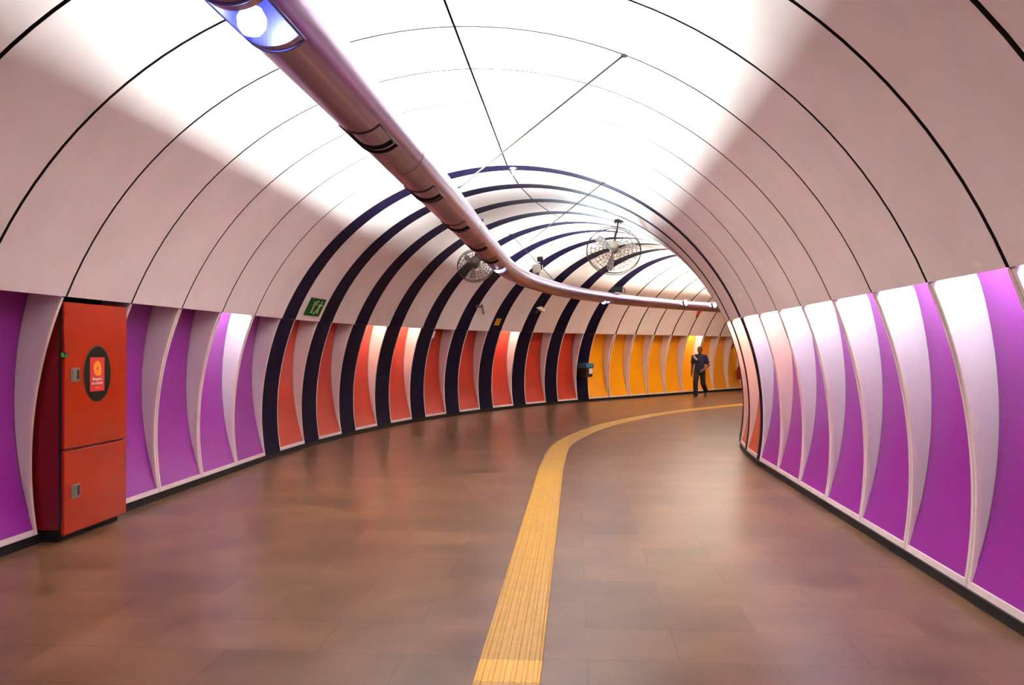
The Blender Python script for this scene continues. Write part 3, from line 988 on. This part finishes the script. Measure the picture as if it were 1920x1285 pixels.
def black_flood():
    s = 20.3
    p = at(s, DL + 0.0, DH + 0.11)
    P, hd = axis(s)
    R = Matrix.Rotation(-hd + 0.3, 3, 'Z')
    root = thing('black_floodlight', p, 'small black fitting lying on top of the far duct', 'floodlight')
    mb = MB(); mb.box(p + Vector((0, 0, .10)), (0.24, 0.16, 0.12), 'matte_black', R); mb.build('housing', root)
    mb = MB(); mb.box(p + Vector((0, 0, .02)), (0.10, 0.08, 0.06), 'dark_metal', R); mb.build('foot', root)
    mb = MB(); a = R @ Vector((1, 0, 0)); mb.tube([p + a * .13 + Vector((0, 0, .15)), p + a * .18 + Vector((0, 0, .12)), p + a * .19 + Vector((0, 0, .02))], 0.012, 'hole', seg=6); mb.build('cable', root)
black_flood()
def sprinkler(s, lat, label):
    h = prof(math.asin(abs(lat) / 3.4))[1] if lat else prof(0)[1]
    p = at(s, lat, h)
    root = thing('sprinkler_head', p, label, 'sprinkler', 'sprinkler heads on the vault')
    mb = MB(); mb.lathe(p, (0, 0, -1), [(0.0, 0), (0.05, 0.0), (0.05, 0.012), (0.02, 0.02), (0.016, 0.05), (0.0, 0.05)], 'grey_white', 14); mb.build('rosette', root)
    mb = MB()
    for sx in (-1, 1): mb.tube([p + Vector((sx * .014, 0, -.04)), p + Vector((sx * .022, 0, -.065)), p + Vector((sx * .004, 0, -.095))], 0.004, 'latch', seg=6)
    mb.lathe(p + Vector((0, 0, -.095)), (0, 0, -1), [(0.0, 0), (0.035, 0.002), (0.035, 0.005), (0, 0.006)], 'latch', 12)
    mb.build('deflector', root)
sprinkler(SA + 6 * W + 0.17, 0.06, 'small pale sprinkler head at the crown of the first black arch')
sprinkler(17.65, -0.03, 'sprinkler head on the vault, deep among the black arches')

# ------------------------------------------------------------------ red triangular signs and extinguisher on the far wall
def tri_sign(key, t, h, size, off, label):
    f = MODS[key]
    q = lambda u, dh, o: f.p(t + u, -(lat_at(h + dh) - o) if h + dh < 2.02 or True else 0, h + dh)
    c = q(0, 0, 0)
    root_mb = MB()
    fr = [q(-size / 2, size * .45, off), q(0, -size * .5, off), q(size / 2, size * .45, off)]
    bk = [q(-size / 2, size * .45, off - .02), q(0, -size * .5, off - .02), q(size / 2, size * .45, off - .02)]
    root_mb.grid([fr, bk], 'tri', closed=True, smooth=False); root_mb.face(fr, 'tri')
    tag(root_mb.build('triangle_sign', None, c), label, 'sign')
tri_sign('y5', 0.93, 2.74, 0.24, 0.03, 'red triangle sign pointing down on the vault above the walking person')
tri_sign('y9', 0.30, 1.63, 0.22, -0.10, 'red triangle sign inside the last visible yellow niche')
def extinguisher():
    f = MODS['y9']
    p = f.p(0.62, -3.33, 0.42)
    root = thing('fire_extinguisher', p, 'red fire extinguisher on the last yellow panel, mostly hidden by the right wall', 'extinguisher')
    z = (0, 0, 1)
    mb = MB(); mb.lathe(p, z, [(0, 0), (0.075, 0.0), (0.085, 0.02), (0.085, 0.40), (0.06, 0.46), (0.025, 0.49), (0.025, 0.52), (0, 0.52)], 'cyl_red', 18); mb.build('cylinder', root)
    mb = MB(); mb.lathe(p + Vector((0, 0, .52)), z, [(0, 0), (0.022, 0), (0.022, .05), (0, .05)], 'latch', 10); mb.tube([p + Vector((0, 0, .57)), p + f.T * -.06 + Vector((0, 0, .60)), p + f.T * -.11 + Vector((0, 0, .57))], 0.01, 'latch', seg=6); mb.build('valve', root)
    mb = MB(); mb.tube([p + f.T * .02 + Vector((0, 0, .55)), p + f.T * .12 + Vector((0, 0, .50)), p + f.T * .12 + Vector((0, 0, .25)), p + f.T * .10 + Vector((0, 0, .1))], 0.012, 'hole', seg=6); mb.build('hose', root)
    mb = MB(); mb.box(p - f.N * 0.075 + Vector((0, 0, .3)), (0.06, 0.1, 0.06), 'dark_metal', Matrix.Rotation(-f.ph, 3, 'Z')); mb.build('wall_hook', root)
extinguisher()

# ------------------------------------------------------------------ yellow tactile guide strip
def tactile():
    root = thing('tactile_strip', at(5, 0.625, 0), 'yellow ribbed tactile guide strip curving along the brown floor', 'guide strip')
    HWD = 0.162
    def latc(s):
        u = max(0, min(1, (s - 12.2) / 1.6))
        return 0.625 - 0.07 * u
    prof_ = [(-HWD, 0.0), (-HWD + 0.004, 0.006)]
    nb = 6
    for i in range(nb):
        c = -HWD + 0.028 + i * (2 * HWD - 0.056) / (nb - 1)
        prof_ += [(c - 0.013, 0.006), (c - 0.009, 0.0105), (c + 0.009, 0.0105), (c + 0.013, 0.006)]
    prof_ += [(HWD - 0.004, 0.006), (HWD, 0.0)]
    def run(s0, s1, key, name, lift=0.0):
        n = max(2, int((s1 - s0) / 0.2))
        rows = [[at(s0 + (s1 - s0) * i / n, latc(s0 + (s1 - s0) * i / n) + u, z + lift) for u, z in prof_] for i in range(n + 1)]
        mb = MB(); mb.grid(rows, key, smooth=False)
        mb.build(name, root, fix=False)
    run(2.2, 4.09, 'tactile', 'ribbed_mat'); run(4.09, 4.37, 'tactile_new', 'fresh_mat'); bpy.data.objects['fresh_mat']['label'] = 'brighter yellow replacement mat'
    run(4.37, 30, 'tactile', 'ribbed_mat')
tactile()

# ------------------------------------------------------------------ the walking person
import numpy as np
def surface_net(fn, lo, hi, vox):
    lo = np.array(lo); hi = np.array(hi)
    n = np.ceil((hi - lo) / vox).astype(int) + 1
    g = np.stack(np.meshgrid(*[lo[i] + vox * np.arange(n[i]) for i in range(3)], indexing='ij'), -1).astype(np.float32)
    F = fn(g)
    I = F < 0
    c = np.zeros(tuple(n - 1), dtype=np.int8)
    corners = [(a, b, d) for a in (0, 1) for b in (0, 1) for d in (0, 1)]
    sl = lambda o: tuple(slice(o[i], n[i] - 1 + o[i]) for i in range(3))
    for o in corners: c += I[sl(o)]
    act = (c > 0) & (c < 8)
    idx = -np.ones(tuple(n - 1), dtype=np.int64)
    cells = np.argwhere(act); idx[act] = np.arange(len(cells))
    acc = np.zeros((len(cells), 3)); cnt = np.zeros(len(cells))
    for i, a in enumerate(corners):
        for b in corners[i + 1:]:
            if sum(abs(a[k] - b[k]) for k in range(3)) != 1: continue
            fa = F[tuple((cells + a).T)]; fb = F[tuple((cells + b).T)]
            m = (fa < 0) != (fb < 0)
            t = np.where(m, fa / np.where(m, fa - fb, 1), 0)
            p = np.array(a) + t[:, None] * (np.array(b) - np.array(a))
            acc[m] += p[m]; cnt[m] += 1
    V = lo + vox * (cells + acc / cnt[:, None])
    faces = []
    for ax in range(3):
        u, v = [(1, 2), (2, 0), (0, 1)][ax]
        o = [0, 0, 0]; o[ax] = 1
        A = I[tuple(slice(0, n[i] - o[i]) for i in range(3))]; Bm = I[tuple(slice(o[i], n[i]) for i in range(3))]
        e = np.argwhere(A != Bm)
        ok = (e[:, u] > 0) & (e[:, v] > 0) & (e[:, u] < n[u] - 1) & (e[:, v] < n[v] - 1)
        e = e[ok]
        du = np.zeros(3, int); du[u] = 1; dv = np.zeros(3, int); dv[v] = 1
        q = np.stack([idx[tuple((e - du - dv).T)], idx[tuple((e - dv).T)], idx[tuple(e.T)], idx[tuple((e - du).T)]], 1)
        fl = ~A[tuple(e.T)]
        q[fl] = q[fl][:, ::-1]
        faces.append(q)
    return V, np.concatenate(faces)

def cap(a, b, ra, rb):
    a = np.array(a, np.float32); b = np.array(b, np.float32); d = b - a; L2 = float(d @ d)
    def f(g):
        t = np.clip(((g - a) @ d) / L2, 0, 1)
        return np.linalg.norm(g - a - t[..., None] * d, axis=-1) - (ra + (rb - ra) * t)
    return f
def ell(c, r, R=None):
    c = np.array(c, np.float32); r = np.array(r, np.float32)
    def f(g):
        p = g - c
        if R is not None: p = p @ R
        k = np.linalg.norm(p / r, axis=-1)
        return (k - 1) * r.min()
    return f
def smin(a, b, k):
    h = np.clip(0.5 + 0.5 * (b - a) / k, 0, 1)
    return b + (a - b) * h - k * h * (1 - h)
def union(prims, k):
    def f(g):
        d = prims[0](g)
        for p in prims[1:]: d = smin(d, p(g), k)
        return d
    return f

def person():
    # local axes: x = to the person's left, y = backwards (the face looks to -y), z = up
    head = Vector((0.02, -0.05, 1.53))
    J = dict(pel=(0, 0, 0.86), waist=(0, 0.0, 1.02), chest=(0.0, -0.01, 1.20), neck=(0.005, 0.0, 1.37),
             shR=(-0.185, 0.0, 1.315), elR=(-0.235, 0.03, 1.04), wrR=(-0.245, -0.03, 0.80),
             shL=(0.185, 0.0, 1.315), elL=(0.27, 0.05, 1.05), wrL=(0.15, -0.16, 0.90),
             hipR=(-0.09, 0, 0.85), knR=(-0.10, -0.13, 0.47), anR=(-0.10, -0.10, 0.085),
             hipL=(0.09, 0, 0.85), knL=(0.10, 0.06, 0.45), anL=(0.10, 0.42, 0.21))
    V3 = lambda k: np.array(J[k], np.float32)
    pr = []
    # trunk (chest, waist, pelvis) and neck
    pr += [ell((0, 0, 1.20), (0.165, 0.105, 0.19)), ell((0, 0, 1.0), (0.145, 0.10, 0.16)), ell((0, 0.01, 0.88), (0.16, 0.115, 0.13)),
           cap(J['neck'], (head.x, head.y + 0.02, 1.44), 0.056, 0.052), cap((-0.10, 0, 1.335), (0.10, 0, 1.335), 0.06, 0.06)]
    for s in 'RL':
        pr += [cap(J['sh' + s], J['el' + s], 0.055, 0.041), cap(J['el' + s], J['wr' + s], 0.041, 0.027),
               cap(J['hip' + s], J['kn' + s], 0.085, 0.058), cap(J['kn' + s], J['an' + s], 0.056, 0.04)]
    base = union(pr, 0.03)
    # head: skull, jaw, nose, brow, lips, ears
    hx, hy, hz = head
    hd = [ell((hx, hy + 0.005, hz + 0.025), (0.074, 0.093, 0.098)), ell((hx, hy - 0.028, hz - 0.055), (0.055, 0.062, 0.068)), ell((hx, hy - 0.05, hz - 0.098), (0.028, 0.03, 0.025))]
    headf = union(hd, 0.03)
    face = [cap((hx, hy - 0.088, hz + 0.015), (hx, hy - 0.108, hz - 0.022), 0.010, 0.016), ell((hx, hy - 0.085, hz + 0.028), (0.05, 0.012, 0.010)),
            ell((hx, hy - 0.088, hz - 0.058), (0.026, 0.012, 0.010)), ell((hx - 0.076, hy + 0.01, hz), (0.012, 0.02, 0.032)), ell((hx + 0.076, hy + 0.01, hz), (0.012, 0.02, 0.032))]
    facef = union(face, 0.006)
    # hands: palm, four unequal bent fingers, thumb from the side of the palm
    def hand(s, wr, el, inward):
        wr = np.array(wr, float); d = wr - np.array(el, float); d /= np.linalg.norm(d)
        side = np.array(inward, float); side -= d * (side @ d); side /= np.linalg.norm(side)    # palm normal
        lat_ = np.cross(d, side)                                                                 # across the knuckles
        if lat_[1] > 0: lat_ = -lat_                                                             # index finger towards the front
        out = [cap(wr, wr + d * 0.075, 0.024, 0.026), cap(wr + d * 0.03 + lat_ * 0.018, wr + d * 0.085 + lat_ * 0.028, 0.018, 0.014), cap(wr + d * 0.03 - lat_ * 0.016, wr + d * 0.08 - lat_ * 0.028, 0.018, 0.013)]
        fing = []
        for o, L in ((0.032, 0.068), (0.011, 0.078), (-0.011, 0.072), (-0.031, 0.056)):
            a = wr + d * 0.088 + lat_ * o
            b = a + (d * 0.92 + side * 0.30) * L * 0.48
            c_ = b + (d * 0.62 + side * 0.75) * L * 0.32
            e = c_ + (d * 0.25 + side * 0.95) * L * 0.26
            fing += [cap(a, b, 0.0092, 0.0088), cap(b, c_, 0.0088, 0.0082), cap(c_, e, 0.0082, 0.0075)]
        a = wr + d * 0.03 + lat_ * 0.026
        b = a + (d * 0.75 + lat_ * 0.62 + side * 0.2) * 0.038
        c_ = b + (d * 0.92 + side * 0.35) * 0.03
        fing += [cap(a, b, 0.013, 0.011), cap(b, c_, 0.011, 0.009)]
        pf, ff = union(out, 0.012), [f for f in fing]
        def f(g):
            m = pf(g)
            for q in ff: m = smin(m, q(g), 0.004)
            return m
        return f
    hR, hL = hand('R', J['wrR'], J['elR'], (1, 0.1, 0)), hand('L', J['wrL'], J['elL'], (-0.5, 0.9, -0.3))
    feet = []
    anR, anL = V3('anR'), V3('anL')
    def body(g):
        d = smin(base(g), headf(g), 0.025); d = smin(d, facef(g), 0.008)
        d = smin(d, hR(g), 0.012); return smin(d, hL(g), 0.012)
    shirt_p = [ell((0, 0, 1.20), (0.185, 0.122, 0.20)), ell((0, 0, 0.98), (0.178, 0.125, 0.24)), cap((-0.11, 0, 1.33), (0.11, 0, 1.33), 0.073, 0.073)]
    for s in 'RL':
        a, b = V3('sh' + s), V3('el' + s)
        shirt_p.append(cap(a, a + (b - a) * 0.80, 0.073, 0.068))
    sf = union(shirt_p, 0.03)
    def sleeve_cut(g):
        out = None
        for s in 'RL':
            a, b = V3('sh' + s), V3('el' + s); d = (b - a) / np.linalg.norm(b - a); L = np.linalg.norm(b - a)
            t = (g - a) @ d - L * 0.80
            near = np.linalg.norm(g - (a + d * L * 0.95), axis=-1) - 0.13
            q = np.maximum(-t, near)          # beyond the cuff, near the elbow
            out = q if out is None else np.minimum(out, q)
        return out
    def shirt(g):
        d = np.maximum(sf(g), 0.745 - g[..., 2])
        d = np.maximum(d, g[..., 2] - 1.40)
        tors = np.abs(g[..., 0]) - 0.20
        return np.maximum(d, -sleeve_cut(g) * 1.0) if True else d
    jp = [ell((0, 0.01, 0.87), (0.172, 0.128, 0.12))]
    for s in 'RL':
        jp += [cap(J['hip' + s], J['kn' + s], 0.098, 0.078), cap(J['kn' + s], J['an' + s], 0.078, 0.074)]
    jf = union(jp, 0.02)
    def jeans(g):
        d = np.maximum(jf(g), g[..., 2] - 0.93)
        for s in 'RL':
            a, b = V3('kn' + s), V3('an' + s); q = (b - a) / np.linalg.norm(b - a); L = np.linalg.norm(b - a)
            near = np.linalg.norm(g - b, axis=-1) - 0.16
            d = np.maximum(d, np.where(near < 0, (g - a) @ q - (L + 0.015), -1))
        return d
    hairp = ell((hx, hy + 0.012, hz + 0.034), (0.081, 0.097, 0.098))
    def hair(g):
        d = hairp(g)
        cut = np.maximum(-(g[..., 1] - (hy - 0.055)), g[..., 2] * 0 + (hz + 0.055) - g[..., 2])      # open over the face
        low = (hz - 0.04) - g[..., 2]
        return np.maximum(np.maximum(d, -np.maximum((g[..., 1] - (hy - 0.035)), g[..., 2] - (hz + 0.07))) if False else np.where((g[..., 1] < hy - 0.03) & (g[..., 2] < hz + 0.07), np.maximum(d, 0.01), d), low)
    ang = math.atan2(-0.45, 0.90)          # facing towards the camera and a little to its left
    # walking direction in the world is (-0.45, -0.90): local -y
    base_pt = Vector((6.02, 27.05, 0))
    Rz = Matrix.Rotation(-math.atan2(0.45, 0.90), 3, 'Z')
    root = thing('person', base_pt, 'walking person in navy t-shirt and dark jeans near the yellow panels', 'person')
    def add(name, fn, lo, hi, vox, key, parent):
        V, Fc = surface_net(fn, lo, hi, vox)
        mb = MB(); k = mb.key(key)
        mb.v = [Vector(p) for p in V]; mb.f = [tuple(int(i) for i in q) for q in Fc]; mb.m = [k] * len(mb.f); mb.sm = [True] * len(mb.f)
        R4 = Rz
        mb.v = [base_pt + R4 @ p for p in mb.v]
        return mb.build(name, parent)
    b_ = add('body', body, (-0.34, -0.32, 0.04), (0.36, 0.54, 1.68), 0.0085, 'skin', root)
    add('hair', hair, (-0.1, -0.2, 1.42), (0.14, 0.12, 1.70), 0.008, 'hair', root)
    add('t_shirt', shirt, (-0.36, -0.2, 0.70), (0.38, 0.22, 1.45), 0.010, 'shirt', root)
    add('jeans', jeans, (-0.25, -0.30, 0.04), (0.28, 0.56, 0.96), 0.010, 'denim', root)
    mb = MB()
    pts = [(-0.15, 0.02, 1.405), (-0.17, -0.07, 1.375), (-0.13, -0.135, 1.30), (-0.05, -0.145, 1.22)]
    rows = []
    for i, p in enumerate(pts):
        p = Vector(p); o = Vector((0.032, -0.004, 0.018))
        rows.append([base_pt + Rz @ (p - o), base_pt + Rz @ (p + o), base_pt + Rz @ (p + o + Vector((0, 0.012, -0.01))), base_pt + Rz @ (p - o + Vector((0, 0.012, -0.01)))])
    mb.grid(rows, 'strap', closed=True); mb.build('shoulder_strap', root)
    # eyes
    mb = MB()
    for sx in (-1, 1):
        c = base_pt + Rz @ Vector((hx + sx * 0.031, hy - 0.080, hz + 0.010))
        mb.lathe(c, Rz @ Vector((0, -1, 0)), [(0, 0.008), (0.006, 0.006), (0.009, 0), (0.006, -0.006), (0, -0.008)], 'hair', 8)
    mb.build('eyes', root)
    # shoes: right flat on the floor, left with the heel raised
    def shoe(heel, toe, up, key):
        heel = Vector(heel); toe = Vector(toe); d = (toe - heel).normalized(); upv = Vector(up).normalized(); sd = d.cross(upv).normalized()
        L = (toe - heel).length
        rows = []; soles = []
        for i in range(11):
            t = i / 10
            wd = 0.034 + 0.014 * math.sin(PI * min(1, t * 1.15)) if t < 0.93 else 0.022
            ht = 0.10 - 0.055 * min(1, t * 1.7) - 0.012 * t if t < 0.95 else 0.02
            if i == 0: ht *= 0.8; wd *= 0.75
            c = heel + d * (L * t)
            rows.append([c + sd * wd * math.cos(a) + upv * (0.022 + max(0, math.sin(a)) * ht) for a in [PI * q / 10 for q in range(11)]])
            soles.append([c + sd * (wd + .004) + upv * 0.024, c - sd * (wd + .004) + upv * 0.024, c - sd * (wd + .002), c + sd * (wd + .002)])
        T = lambda rr: [[base_pt + Rz @ p for p in r] for r in rr]
        mb = MB(); R_ = T(rows); mb.grid(R_, key); mb.face(R_[0], key); mb.face(R_[-1], key); o = mb.build('shoe', root)
        mb = MB(); R_ = T(soles); mb.grid(R_, 'sole', closed=True, smooth=False); mb.face(R_[0], 'sole'); mb.face(R_[-1], 'sole'); mb.build('sole', o)
    shoe((-0.10, -0.045, 0.0), (-0.105, -0.315, 0.0), (0, 0, 1), 'shoe')
    shoe((0.10, 0.485, 0.17), (0.10, 0.325, -0.0), (0, -0.73, 0.68), 'shoe')
person()
